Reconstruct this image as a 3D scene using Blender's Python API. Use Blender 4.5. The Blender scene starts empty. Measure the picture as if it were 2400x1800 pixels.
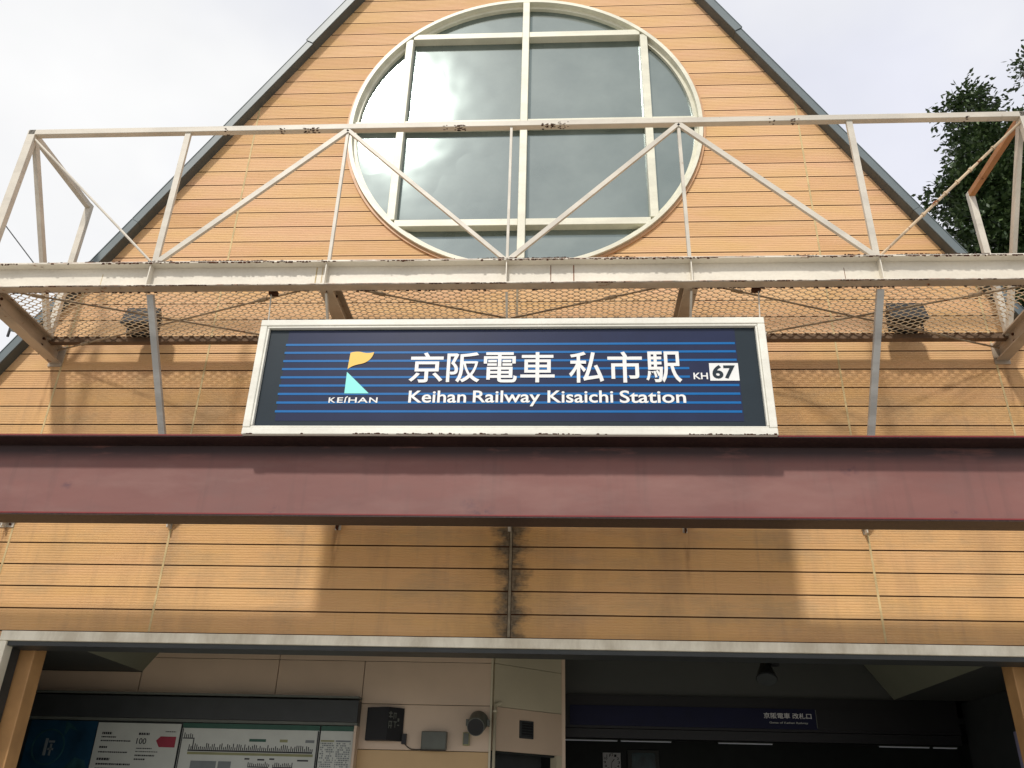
import bpy, math, random
from mathutils import Vector, Matrix
from math import radians as rad, sqrt, sin, cos, pi
random.seed(7)
sc = bpy.context.scene
col = sc.collection

# ------------------------------------------------------------------ camera
PITCH, YAW, ROLL = 0.4722, -0.0636, 0.0276
F = Vector((sin(YAW)*cos(PITCH), cos(YAW)*cos(PITCH), sin(PITCH)))
Rt = Vector((cos(YAW), -sin(YAW), 0)); Up = Rt.cross(F)
R2 = Rt*cos(ROLL)+Up*sin(ROLL); U2 = -Rt*sin(ROLL)+Up*cos(ROLL)
cd = bpy.data.cameras.new('camera'); cam = bpy.data.objects.new('camera', cd); col.objects.link(cam)
cam.matrix_world = Matrix(((R2.x, U2.x, -F.x, 0), (R2.y, U2.y, -F.y, -7.2), (R2.z, U2.z, -F.z, 1.5), (0, 0, 0, 1)))
cd.sensor_width = 36; cd.lens = 36*2009.4/2400; cd.clip_start = 0.05; cd.clip_end = 2000
sc.camera = cam

# ------------------------------------------------------------------ world + sun
SUN_EL, SUN_AZ = rad(44.5), rad(16)           # behind the viewer, to the left
w = bpy.data.worlds.new('World'); sc.world = w; w.use_nodes = True
nt = w.node_tree; nt.nodes.clear()
def N(t, **k):
    n = nt.nodes.new(t)
    for a, b in k.items(): setattr(n, a, b)
    return n
sky = N('ShaderNodeTexSky', sky_type='NISHITA'); sky.sun_disc = False
sky.sun_elevation = SUN_EL; sky.sun_rotation = pi+SUN_AZ
tc = N('ShaderNodeTexCoord')
mp = N('ShaderNodeMapping'); mp.inputs['Scale'].default_value = (1.0, 1.0, 1.7); mp.inputs['Location'].default_value = (0.3, 1.1, 0.4)
n1 = N('ShaderNodeTexNoise'); n1.inputs['Scale'].default_value = 1.9; n1.inputs['Detail'].default_value = 5; n1.inputs['Roughness'].default_value = .45
r1 = N('ShaderNodeValToRGB'); r1.color_ramp.elements[0].position = .36; r1.color_ramp.elements[1].position = .60
r1.color_ramp.elements[0].color = (8.3, 8.45, 9.4, 1); r1.color_ramp.elements[1].color = (10.1, 10.1, 10.1, 1)
n2 = N('ShaderNodeTexNoise'); n2.inputs['Scale'].default_value = 3.2; n2.inputs['Detail'].default_value = 4
r2 = N('ShaderNodeMapRange'); r2.inputs[1].default_value = .35; r2.inputs[2].default_value = .7; r2.inputs[3].default_value = .86; r2.inputs[4].default_value = 1.0
mx = N('ShaderNodeMix', data_type='RGBA')
bg = N('ShaderNodeBackground'); bg.inputs['Strength'].default_value = 0.1
ow = N('ShaderNodeOutputWorld')
L = nt.links.new
L(tc.outputs['Generated'], mp.inputs[0]); L(mp.outputs[0], n1.inputs['Vector']); L(mp.outputs[0], n2.inputs['Vector'])
L(n1.outputs[0], r1.inputs[0]); L(n2.outputs[0], r2.inputs[0]); L(r2.outputs[0], mx.inputs[0])
L(sky.outputs[0], mx.inputs[6]); L(r1.outputs[0], mx.inputs[7]); L(mx.outputs[2], bg.inputs[0]); L(bg.outputs[0], ow.inputs[0])

sd = bpy.data.lights.new('sun', 'SUN'); sd.energy = 2.7; sd.angle = rad(3.9); sd.color = (1, .95, .87)
so = bpy.data.objects.new('sun', sd); col.objects.link(so)
sdir = Vector((-sin(SUN_AZ)*cos(SUN_EL), -cos(SUN_AZ)*cos(SUN_EL), sin(SUN_EL)))
so.rotation_euler = sdir.to_track_quat('Z', 'Y').to_euler(); so.location = (-8, -14, 20)
sc.view_settings.view_transform = 'Standard'; sc.view_settings.look = 'None'
sc.view_settings.exposure = 0; sc.view_settings.gamma = 1; sc.view_settings.use_curve_mapping = False
sc.render.engine = 'CYCLES'; sc.cycles.max_bounces = 7

# ------------------------------------------------------------------ materials
def lin(r, g, b):
    f = lambda c: ((c/255+.055)/1.055)**2.4 if c > 10 else c/255/12.92
    return (f(r), f(g), f(b), 1)
class Mat:
    def __init__(s, name, rough=.6, spec=.4, metal=0):
        s.m = bpy.data.materials.new(name); s.m.use_nodes = True; s.t = s.m.node_tree
        s.b = s.t.nodes['Principled BSDF']; s.b.inputs['Roughness'].default_value = rough
        s.b.inputs['Specular IOR Level'].default_value = spec; s.b.inputs['Metallic'].default_value = metal
        s.tc = s.t.nodes.new('ShaderNodeTexCoord')
    def n(s, t, **k):
        n = s.t.nodes.new(t)
        for a, b in k.items(): setattr(n, a, b)
        return n
    def l(s, a, b): s.t.links.new(a, b)
    def noise(s, scale, detail=4, rough=.55, stretch=(1, 1, 1), lo=.4, hi=.6, a=0., b=1., off=0):
        m = s.n('ShaderNodeMapping'); m.inputs['Scale'].default_value = stretch; m.inputs['Location'].default_value = (off, off*.7, off*.3)
        s.l(s.tc.outputs['Object'], m.inputs[0])
        n = s.n('ShaderNodeTexNoise'); n.inputs['Scale'].default_value = scale; n.inputs['Detail'].default_value = detail; n.inputs['Roughness'].default_value = rough
        s.l(m.outputs[0], n.inputs['Vector'])
        r = s.n('ShaderNodeMapRange'); r.inputs[1].default_value = lo; r.inputs[2].default_value = hi; r.inputs[3].default_value = a; r.inputs[4].default_value = b
        s.l(n.outputs[0], r.inputs[0]); return r.outputs[0]
    def math(s, op, a, b=None, clamp=False):
        n = s.n('ShaderNodeMath', operation=op, use_clamp=clamp)
        for i, v in enumerate((a, b)):
            if v is None: continue
            if isinstance(v, (int, float)): n.inputs[i].default_value = v
            else: s.l(v, n.inputs[i])
        return n.outputs[0]
    def mix(s, fac, a, b, blend='MIX'):
        n = s.n('ShaderNodeMix', data_type='RGBA', blend_type=blend)
        for i, v in ((0, fac), (6, a), (7, b)):
            if isinstance(v, (int, float, tuple)): n.inputs[i].default_value = v
            else: s.l(v, n.inputs[i])
        return n.outputs[2]
    def xyz(s):
        n = s.n('ShaderNodeSeparateXYZ'); s.l(s.tc.outputs['Object'], n.inputs[0]); return n.outputs
    def maprange(s, v, a, b, c=0., d=1.):
        r = s.n('ShaderNodeMapRange'); s.l(v, r.inputs[0])
        for i, q in enumerate((a, b, c, d)): r.inputs[i+1].default_value = q
        return r.outputs[0]
    def color(s, c):
        if isinstance(c, tuple): s.b.inputs['Base Color'].default_value = c
        else: s.l(c, s.b.inputs['Base Color'])
        return s
    def bump(s, h, strength=.3, dist=.01):
        n = s.n('ShaderNodeBump'); n.inputs['Strength'].default_value = strength; n.inputs['Distance'].default_value = dist
        s.l(h, n.inputs['Height']); s.l(n.outputs[0], s.b.inputs['Normal']); return s
    def roughness(s, v): s.l(v, s.b.inputs['Roughness']); return s

def simple(name, c, rough=.6, spec=.4, metal=0, var=.12, scale=6, stretch=(1, 1, 1)):
    m = Mat(name, rough, spec, metal)
    d = tuple(x*(1-var*2) for x in c[:3])+(1,)
    m.color(m.mix(m.noise(scale, stretch=stretch, lo=.3, hi=.7), d, c))
    return m.m

def painted(name, c, rust=.5, rough=.45, rustscale=9, dirt=.25, zrust=None):
    """weathered paint: faint dirt, small rust blooms"""
    m = Mat(name, rough, .4)
    base = m.mix(m.noise(3, 5, stretch=(.6, .6, 2)), c, tuple(x*(1-dirt) for x in c[:3])+(1,))
    base = m.mix(m.noise(40, 3, lo=.45, hi=.75, a=0, b=.10, off=3), base, lin(150, 120, 90))
    rm = m.noise(rustscale, 7, .65, stretch=(1, 1, 1), lo=.69-.1*rust, hi=.76-.1*rust, off=11)
    if zrust:
        z = m.xyz()[2]; tot = None
        for z0, hw in zrust:
            band = m.math('SUBTRACT', 1, m.math('DIVIDE', m.math('ABSOLUTE', m.math('SUBTRACT', z, z0)), hw), True)
            tot = band if tot is None else m.math('MAXIMUM', tot, band)
        e = m.math('MULTIPLY', tot, m.noise(5, 6, .7, stretch=(1, 1, .3), lo=.42, hi=.58, off=5), True)
        rm = m.math('MAXIMUM', rm, e)
    rc = m.mix(m.noise(30, 4), lin(62, 34, 20), lin(140, 82, 42))
    m.color(m.mix(rm, base, rc)); m.roughness(m.maprange(rm, 0, 1, rough, .9))
    m.bump(m.noise(60, 4), .08, .002)
    return m.m

M = {}
CREAM = lin(203, 196, 182)
M['cream'] = painted('weathered_cream_paint', CREAM, .35, rustscale=5, dirt=.16)
M['cream_deep'] = painted('rusted_cream_paint', lin(196, 172, 140), 1.5, dirt=.35)
M['galv'] = painted('grey_primer_paint', lin(190, 190, 186), .5, rough=.5)
M['orange_rust'] = painted('orange_rusted_paint', lin(178, 120, 66), 1.0, dirt=.3)
M['beam'] = painted('cream_beam_paint', lin(222, 215, 200), .2, rustscale=5, dirt=.12, zrust=((5.643, .006), (5.412, .006)))
M['deckmetal'] = painted('dull_beige_steel', lin(182, 166, 146), .5, dirt=.3)
M['mesh'] = painted('mesh_steel', lin(226, 206, 174), .2, dirt=.3, rustscale=4)
M['rearsteel'] = simple('brown_steel_angle', lin(118, 96, 76), .8, .3, var=.2, scale=8)
M['rod'] = painted('rusty_rod', lin(150, 130, 104), .9, dirt=.35, rustscale=20)
M['rust'] = simple('bare_rust', lin(74, 42, 26), .9, .2, var=.25, scale=30)
M['streak'] = simple('thin_rust_run', lin(140, 84, 52), .8, .2, var=.3, scale=30)
M['winpaint'] = painted('window_frame_paint', lin(222, 220, 200), -.6, rough=.4, dirt=.14)
M['trimtan'] = painted('tan_reveal', lin(205, 160, 118), -.2, dirt=.2)
M['slate'] = simple('slate_grey_sheet_metal', lin(104, 115, 118), .42, .5, var=.1, scale=3)
M['slate_dark'] = simple('dark_slate_soffit', lin(84, 88, 85), .6, .4, var=.15, scale=5)
M['backing'] = simple('dark_backing_board', lin(80, 50, 28), .9, .2)
M['caulk'] = simple('pale_caulk', lin(214, 190, 140), .7, .3, var=.2, scale=9)
M['caulk_dirty'] = simple('mossy_caulk', lin(150, 138, 116), .8, .2, var=.3, scale=12)

def siding():
    m = Mat('wood_grain_siding', .62, .25)
    oi = m.n('ShaderNodeObjectInfo')
    X, Y, Z = m.xyz()[0], m.xyz()[1], m.xyz()[2]
    a, b = (.620, .370, .180, 1), (.760, .490, .268, 1)
    c = m.mix(oi.outputs['Random'], a, b)
    grain = m.noise(7, 7, .7, stretch=(.8, 1, 26), lo=.3, hi=.7)
    c = m.mix(m.math('MULTIPLY', grain, .30), c, (.50, .28, .13, 1))
    pale = m.noise(2.2, 5, .6, stretch=(.5, 1, 2.5), lo=.5, hi=.75, off=4)
    c = m.mix(m.math('MULTIPLY', pale, .35), c, (.78, .54, .32, 1))
    fleck = m.noise(90, 3, .6, stretch=(.25, 1, 1.6), lo=.55, hi=.75, off=8)
    c = m.mix(m.math('MULTIPLY', fleck, .22), c, (.36, .19, .09, 1))
    huey = m.noise(1.3, 4, .6, stretch=(.6, 1, 2.2), lo=.42, hi=.64, off=21)
    c = m.mix(m.math('MULTIPLY', huey, .38), c, (.66, .43, .15, 1))
    huep = m.noise(1.7, 4, .6, stretch=(.5, 1, 2.4), lo=.46, hi=.68, off=31)
    c = m.mix(m.math('MULTIPLY', huep, .5), c, (.69, .40, .255, 1))
    # green-black algae specks beside the vertical joints
    for xj in (-3.46, 2.60, -4.91, 4.03):
        dj = m.math('ABSOLUTE', m.math('SUBTRACT', X, xj))
        al = m.math('MULTIPLY', m.maprange(dj, .16, .0), m.noise(9, 5, .65, stretch=(1, 1, 2.2), lo=.5, hi=.66, off=xj*3))
        al = m.math('MULTIPLY', al, m.maprange(Z, 4.6, 3.6))
        c = m.mix(m.math('MULTIPLY', al, .55), c, (.20, .17, .08, 1))
    # grime: grows below the walkway where water runs down
    low = m.maprange(Z, 5.9, 4.9)
    g = m.math('MULTIPLY', m.noise(1.6, 6, .62, stretch=(1.6, 1, .55), lo=.46, hi=.72, off=2), low)
    c = m.mix(m.math('MULTIPLY', low, .55), c, (.68, .40, .155, 1))
    c = m.mix(m.math('MULTIPLY', g, .5), c, (.34, .22, .125, 1))
    blo = m.noise(2.6, 6, .68, stretch=(.55, 1, 1.5), lo=.50, hi=.66, off=41)
    c = m.mix(m.math('MULTIPLY', m.math('MULTIPLY', blo, low), .4), c, (.40, .29, .17, 1))
    run = m.noise(5.5, 4, .55, stretch=(1.7, 1, .12), lo=.58, hi=.72, off=15)
    c = m.mix(m.math('MULTIPLY', m.math('MULTIPLY', run, low), .18), c, (.24, .17, .12, 1))
    # dark mould hugging the middle joint, feathered on every row of boards
    row = m.math('FRACT', m.math('DIVIDE', m.math('SUBTRACT', Z, 2.836), .1918))
    sc_ = m.math('ABSOLUTE', m.math('SUBTRACT', row, .45))
    wob = m.noise(11, 5, .65, stretch=(.6, 1, 1.0), lo=.3, hi=.7, a=-.06, b=.08, off=6)
    wob2 = m.noise(3.2, 3, .6, stretch=(.2, 1, 1.0), lo=.3, hi=.7, a=-.05, b=.05, off=16)
    half = m.math('ADD', m.math('ADD', .13, wob), m.math('ADD', wob2, m.math('MULTIPLY', sc_, .09)))
    dx = m.math('ABSOLUTE', m.math('SUBTRACT', X, -.425))
    fine = m.noise(120, 3, .6, stretch=(.12, 1, 1), lo=.3, hi=.7, a=-.018, b=.018)
    half = m.math('ADD', half, fine)
    mk = m.math('MULTIPLY', m.math('SUBTRACT', half, dx), 8, True)
    zr = m.math('MULTIPLY', m.maprange(Z, 3.95, 3.75), m.maprange(Z, 2.80, 2.86))
    mk = m.math('MULTIPLY', mk, zr)
    halo = m.math('MULTIPLY', m.maprange(dx, .55, .08), zr)
    c = m.mix(m.math('MULTIPLY', halo, .38), c, (.42, .235, .055, 1))
    mcol = m.mix(m.noise(25, 4, lo=.35, hi=.65), (.035, .033, .028, 1), (.14, .12, .085, 1))
    c = m.mix(m.math('MULTIPLY', mk, .88), c, mcol)
    # small rust runs under the strut brackets
    for xb, s_ in ((-4.985, 1.3), (-1.965, .9), (1.073, .6), (4.1, .8), (-5.0, .6)):
        zt, zb = (3.80, 3.15) if xb not in (4.1, -5.0) else (5.5, 4.6)
        wx = m.math('SUBTRACT', 1, m.math('DIVIDE', m.math('ABSOLUTE', m.math('SUBTRACT', X, xb)), .05*s_), True)
        mm = m.math('MULTIPLY', wx, m.math('MULTIPLY', m.maprange(Z, zb, zt-.05), m.maprange(Z, zt, zt-.03)))
        mm = m.math('MULTIPLY', mm, m.noise(14, 4, stretch=(2, 1, .3), lo=.38, hi=.6, off=9))
        c = m.mix(m.math('MULTIPLY', mm, .8, True), c, (.17, .075, .028, 1))
    # orange stain right of the right end bracket
    m.color(c)
    m.bump(m.noise(60, 5, .7, stretch=(.12, 1, 1.2)), .35, .003)
    return m.m
M['siding'] = siding()

def maroon():
    m = Mat('faded_maroon_paint', .55, .35)
    Z = m.xyz()[2]
    c = m.mix(m.noise(.8, 5, stretch=(.5, 1, 2), lo=.3, hi=.7), (.178, .076, .066, 1), (.235, .105, .09, 1))
    c = m.mix(m.noise(2.3, 6, .65, stretch=(.7, 1, 1.4), lo=.48, hi=.72, a=0, b=.3, off=3), c, (.17, .11, .10, 1))
    c = m.mix(m.noise(7, 5, .7, lo=.68, hi=.74, a=0, b=.5, off=7), c, (.12, .06, .07, 1))
    Xo = m.xyz()[0]
    for bx, bz, br in ((-1.72, .10, .07), (-.15, .11, .12), (-.25, .17, .06), (2.6, .45, .07), (-3.4, .30, .05), (3.3, .12, .04)):
        ex = m.math('DIVIDE', m.math('SUBTRACT', Xo, bx), br); ez = m.math('DIVIDE', m.math('SUBTRACT', Z, bz), br*.7)
        rr_ = m.math('SQRT', m.math('ADD', m.math('MULTIPLY', ex, ex), m.math('MULTIPLY', ez, ez)))
        mk = m.math('MULTIPLY', m.maprange(rr_, 1.2, .2), m.noise(22, 4, .65, lo=.42, hi=.6, off=bx*5))
        c = m.mix(m.math('MULTIPLY', mk, .6), c, (.085, .045, .06, 1))
    dr = m.noise(9, 4, .6, stretch=(1.3, 1, .10), lo=.55, hi=.72, off=12)
    c = m.mix(m.math('MULTIPLY', dr, .22), c, (.10, .06, .055, 1))
    ds = m.noise(2.2, 5, .6, stretch=(.4, 1, 1.2), lo=.5, hi=.7, off=18)
    c = m.mix(m.math('MULTIPLY', ds, .25), c, (.36, .22, .19, 1))
    top = m.math('MULTIPLY', m.maprange(Z, .50, .585), m.noise(6, 5, .6, stretch=(.4, 1, 2), lo=.25, hi=.45))  # dark band below the top flange: its shade and grime painted together
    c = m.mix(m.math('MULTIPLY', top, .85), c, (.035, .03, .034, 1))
    m.color(c); m.bump(m.noise(2.5, 4, stretch=(.5, 1, 1)), .12, .01); return m.m
M['maroon'] = maroon()
M['maroon_shaded'] = painted('shaded_flange_paint', (.030, .012, .011, 1), -.3, dirt=.4)  # near-black maroon: shade of the flange undersides put into the colour
M['maroon_lip'] = simple('sunlit_maroon_lip', (.20, .022, .022, 1), .5)  # brighter red: sunlight on the flange edge painted as a colour

def glass():
    m = Mat('coated_window_glass', .2)
    t = m.t; out = t.nodes['Material Output']
    m.l(m.mix(m.noise(1.2, 4, .55, lo=.35, hi=.65), (.03, .045, .042, 1), (.095, .115, .105, 1)), m.b.inputs['Base Color']); m.b.inputs['Roughness'].default_value = .5  # mottled base colour: dust, also standing in for cloud reflections
    g = m.n('ShaderNodeBsdfGlossy'); g.inputs['Color'].default_value = (.80, .95, .92, 1)
    m.l(m.noise(1.3, 4, lo=.3, hi=.7, a=.085, b=.10), g.inputs['Roughness'])
    bp = m.n('ShaderNodeBump'); bp.inputs['Strength'].default_value = .08; bp.inputs['Distance'].default_value = .02
    m.l(m.noise(1.1, 2), bp.inputs['Height']); m.l(bp.outputs[0], g.inputs['Normal'])
    mx = m.n('ShaderNodeMixShader')
    mx.inputs[0].default_value = .205
    m.l(m.b.outputs[0], mx.inputs[1]); m.l(g.outputs[0], mx.inputs[2]); m.l(mx.outputs[0], out.inputs[0])
    return m.m
M['glass'] = glass()

M['alu'] = painted('stained_aluminium', lin(206, 200, 184), -.8, rough=.4, dirt=.2)
def lintelm():
    m = Mat('weathered_lintel_metal', .5, .4)
    c = m.mix(m.noise(2.0, 6, .65, stretch=(1.5, 1, .6), lo=.4, hi=.62), lin(240, 234, 214), lin(205, 196, 174))
    c = m.mix(m.noise(1.1, 5, .6, stretch=(1.2, 1, .3), lo=.62, hi=.72, off=4), c, lin(110, 100, 84))
    m.color(c); return m.m
M['lintel'] = lintelm()
M['dark'] = simple('near_black_paint', (.012, .012, .013, 1), .5, .4)
M['darkgrey'] = simple('dark_grey_paint', (.045, .05, .05, 1), .5, .4)
M['greybox'] = simple('grey_steel_box', lin(104, 108, 100), .5)
M['panel'] = simple('cream_wall_panel', lin(216, 192, 166), .4, .5, var=.08, scale=1.3)
M['panel_tan'] = simple('tan_wall_panel', lin(206, 172, 122), .45, .5, var=.08, scale=1.3)
M['panel_pale'] = simple('pale_wall_panel', lin(206, 196, 168), .4, .5, var=.08, scale=1.3)
M['ceil'] = simple('grey_olive_ceiling', lin(128, 130, 112), .6, .3, var=.08, scale=1)
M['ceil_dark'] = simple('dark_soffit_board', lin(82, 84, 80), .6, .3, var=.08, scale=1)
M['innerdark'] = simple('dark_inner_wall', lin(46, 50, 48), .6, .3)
M['pillar'] = simple('tan_pillar_board', lin(206, 158, 104), .5, .4, var=.12, scale=4)
M['navy'] = simple('navy_band', (.004, .006, .034, 1), .5, .25)
M['white'] = simple('white_print', (.74, .74, .72, 1), .5, .4, var=.03)
M['offwhite'] = simple('paper_white', (.52, .54, .48, 1), .35, .5, var=.05)
M['green'] = simple('dark_green_print', (.012, .085, .05, 1), .4)
M['red'] = simple('dark_red_print', (.30, .02, .04, 1), .4)
M['bluep'] = simple('deep_blue_print', (.012, .06, .11, 1), .35, .5, var=.3, scale=4)
M['tealp'] = simple('dusky_teal_print', (.03, .10, .11, 1), .35, .5, var=.4, scale=9)
M['ink'] = simple('black_ink', (.02, .02, .022, 1), .5)
M['greyink'] = simple('grey_ink', (.20, .22, .22, 1), .5)
M['olivep'] = simple('olive_print', (.28, .28, .13, 1), .5)
# station sign
M['signbase'] = simple('slate_sign_face', (.018, .028, .036, 1), .25, .3, var=.05)
M['signnavy'] = simple('navy_sign_print', (.015, .022, .062, 1), .25, .3, var=.06)
M['stripe'] = simple('blue_stripe_print', (.002, .125, .37, 1), .3, .3, var=.03)
M['yellow'] = simple('yellow_logo_print', (.80, .50, .085, 1), .3, .5, var=.03)
M['teal'] = simple('teal_logo_print', (.25, .78, .72, 1), .3, .5, var=.03)
M['letter'] = simple('white_letter_print', (.78, .78, .76, 1), .3, .5, var=.03)
M['signframe'] = painted('cream_sign_frame', lin(230, 228, 216), -.5, rough=.28, dirt=.12)
M['lilac'] = simple('lilac_poster_print', lin(176, 172, 205), .4)

def ground_mat():
    m = Mat('plaza_paving', .8, .2)
    br = m.n('ShaderNodeTexBrick'); br.inputs['Scale'].default_value = 1; br.offset = .5
    br.inputs['Brick Width'].default_value = .3; br.inputs['Row Height'].default_value = .3; br.inputs['Mortar Size'].default_value = .004
    br.inputs['Color1'].default_value = (.44, .42, .375, 1); br.inputs['Color2'].default_value = (.38, .36, .33, 1); br.inputs['Mortar'].default_value = (.2, .2, .18, 1)
    m.l(m.tc.outputs['Object'], br.inputs['Vector'])
    m.color(m.mix(m.noise(.8, 5, a=0, b=.4), br.outputs[0], (.28, .27, .245, 1))); return m.m
M['ground'] = ground_mat()
def leafm():
    m = Mat('dark_green_leaves', .42, .5)
    geo = m.n('ShaderNodeNewGeometry')
    m.color(m.mix(geo.outputs['Random Per Island'], (.020, .044, .014, 1), (.085, .13, .042, 1))); return m.m
M['leaf'] = leafm()
M['bark'] = simple('grey_brown_bark', (.12, .09, .065, 1), .9, .2, var=.3, scale=9, stretch=(1, 1, .3))
def tube_mat():
    m = Mat('fluorescent_tube'); m.b.inputs['Emission Color'].default_value = (.9, .95, 1, 1); m.b.inputs['Emission Strength'].default_value = .05; m.color((.8, .8, .8, 1)); return m.m
M['tube'] = tube_mat()


# ------------------------------------------------------------------ mesh helpers
class MB:
    def __init__(s): s.v = []; s.f = []
    def add(s, vs, fs):
        o = len(s.v); s.v += [tuple(v) for v in vs]; s.f += [tuple(i+o for i in f) for f in fs]; return s
    def box(s, x0, x1, y0, y1, z0, z1):
        return s.add([(x0, y0, z0), (x1, y0, z0), (x1, y1, z0), (x0, y1, z0), (x0, y0, z1), (x1, y0, z1), (x1, y1, z1), (x0, y1, z1)],
                     [(0, 3, 2, 1), (4, 5, 6, 7), (0, 1, 5, 4), (1, 2, 6, 5), (2, 3, 7, 6), (3, 0, 4, 7)])
    def bar(s, a, b, wx, wy, hint=(0, 1, 0)):
        """rectangular bar a->b; wy is measured along the hint direction"""
        a, b = Vector(a), Vector(b); d = (b-a).normalized(); h = Vector(hint)
        if abs(d.dot(h)) > .98: h = Vector((1, 0, 0))
        u = d.cross(h).normalized(); v = u.cross(d).normalized()
        vs = [p+u*sx*wx/2+v*sy*wy/2 for p in (a, b) for sx, sy in ((-1, -1), (1, -1), (1, 1), (-1, 1))]
        return s.add(vs, [(0, 3, 2, 1), (4, 5, 6, 7), (0, 1, 5, 4), (1, 2, 6, 5), (2, 3, 7, 6), (3, 0, 4, 7)])
    def tube(s, a, b, r, n=8, r2=None):
        a, b = Vector(a), Vector(b); d = (b-a).normalized(); h = Vector((0, 0, 1)) if abs(d.z) < .9 else Vector((1, 0, 0))
        u = d.cross(h).normalized(); v = u.cross(d); r2 = r if r2 is None else r2
        vs = [a+(u*cos(2*pi*i/n)+v*sin(2*pi*i/n))*r for i in range(n)]+[b+(u*cos(2*pi*i/n)+v*sin(2*pi*i/n))*r2 for i in range(n)]
        fs = [(i, (i+1) % n, n+(i+1) % n, n+i) for i in range(n)]+[tuple(range(n))[::-1], tuple(range(n, 2*n))]
        return s.add(vs, fs)
    def poly(s, pts, y0, y1):
        """polygon in XZ extruded from y0 to y1 (y0 is the front)"""
        n = len(pts); vs = [(x, y0, z) for x, z in pts]+[(x, y1, z) for x, z in pts]
        return s.add(vs, [tuple(range(n)), tuple(range(n, 2*n))[::-1]]+[(i, n+i, n+(i+1) % n, (i+1) % n) for i in range(n)])
    def build(s, name, mat, parent=None, bevel=0, kind=None, smooth=False):
        me = bpy.data.meshes.new(name); me.from_pydata(s.v, [], s.f); me.update()
        me.materials.append(M[mat] if isinstance(mat, str) else mat)
        o = bpy.data.objects.new(name, me); col.objects.link(o)
        if parent: o.parent = parent
        if smooth: me.polygons.foreach_set('use_smooth', [True]*len(me.polygons))
        if bevel:
            md = o.modifiers.new('bevel', 'BEVEL'); md.width = bevel; md.segments = 2; md.limit_method = 'ANGLE'
        if kind: o['kind'] = kind
        return o
def tag(o, label=None, cat=None, group=None, kind=None):
    if label: o['label'] = label
    if cat: o['category'] = cat
    if group: o['group'] = group
    if kind: o['kind'] = kind
    return o
def empty(name, label, cat, loc=(0, 0, 0), group=None):
    o = bpy.data.objects.new(name, None); col.objects.link(o); o.location = loc; o.empty_display_size = .2
    return tag(o, label, cat, group)
def box(name, mat, parent, *b, bevel=0): return MB().box(*b).build(name, mat, parent, bevel)
class Local(MB):
    """collects world coordinates and stores them relative to a thing's base"""
    def __init__(s, base): super().__init__(); s.base = base
    def build(s, *a, **k):
        bx, by, bz = s.base; s.v = [(x-bx, y-by, z-bz) for x, y, z in s.v]; return super().build(*a, **k)

def text(name, body, x0, x1, z0, z1, y, mat, parent, offset=0., thick=.0015, shear=0, fit_h=True):
    """lettering fitted into the rectangle x0..x1, z0..z1 of the plane y (facing -Y)"""
    t = bpy.data.curves.new(name, 'FONT'); t.body = body; t.offset = offset; t.resolution_u = 4; t.shear = shear; t.extrude = .001
    t.fill_mode = 'BOTH'
    o = bpy.data.objects.new(name, t); col.objects.link(o)
    dg = bpy.context.evaluated_depsgraph_get(); dg.update()
    me = bpy.data.meshes.new_from_object(o.evaluated_get(dg)); bpy.data.objects.remove(o)
    xs = [v.co.x for v in me.vertices]; ys = [v.co.y for v in me.vertices]
    ax, bx, ay, by = min(xs), max(xs), min(ys), max(ys)
    sx = (x1-x0)/(bx-ax); sy = (z1-z0)/(by-ay)
    for v in me.vertices:
        v.co = ((v.co.x-ax)*sx+x0, y-thick if v.co.z > 0 else y+.0005, (v.co.y-ay)*sy+z0)
    me.name = name; me.materials.clear(); me.materials.append(M[mat])
    r = bpy.data.objects.new(name, me); col.objects.link(r); r.parent = parent
    return r

# ------------------------------------------------------------------ ground
g = MB().box(-300, 300, -300, 300, -.2, 0).build('ground', 'ground'); tag(g, kind='structure')
g = MB().box(-6.2, 5.4, .02, 8.2, 0, .06).build('hall_floor', 'ceil_dark'); tag(g, kind='structure')

# ------------------------------------------------------------------ the gabled building
XC, P, Z0 = -.445, .1918, 2.836
half = lambda z: 2.225+(10.11-z)/1.7
APEX = 10.11+2.225*1.7
WX, WZ, WR = -.405, 8.44, 1.965
B = empty('station_building', 'steep gabled station building clad in tan siding with a round window', 'building')
JO = [-4.91, -3.46, -.43, 2.60, 4.03]
nib = []
GAP = .0118
nib += [(GAP, .015), (GAP, 0)]
for i in range(1, 8):
    zc = GAP+i*(P-GAP)/8; nib += [(zc-.004, 0), (zc-.001, .0022), (zc+.001, .0022), (zc+.004, 0)]
nib += [(P, 0), (P, .015)]
M['underedge'] = simple('brown_board_edge', lin(96, 56, 28), .9, .2)  # board undersides set to a darker brown than the faces
def B_last(): return col.objects[-1]
def board(zb, ranges, prof=nib):
    vs, n = [], 0
    for (dz, dy) in prof:
        z = zb+dz; l, r = ranges(z)
        if r < l: l = r = (l+r)/2 if n else l
        vs += [(l, dy, z), (r, dy, z)]; n += 1
    w_ = max(vs[2*i+1][0]-vs[2*i][0] for i in range(n))
    if w_ < .03: return
    MB().add(vs, [(2*i, 2*i+1, 2*i+3, 2*i+2) for i in range(n-1)]).build('siding_board', 'siding', B)
    o_ = B_last()
    o_.data.materials.append(M['underedge']); o_.data.polygons[0].material_index = 1
edges = [-99]+JO+[99]
zb = Z0
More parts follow.
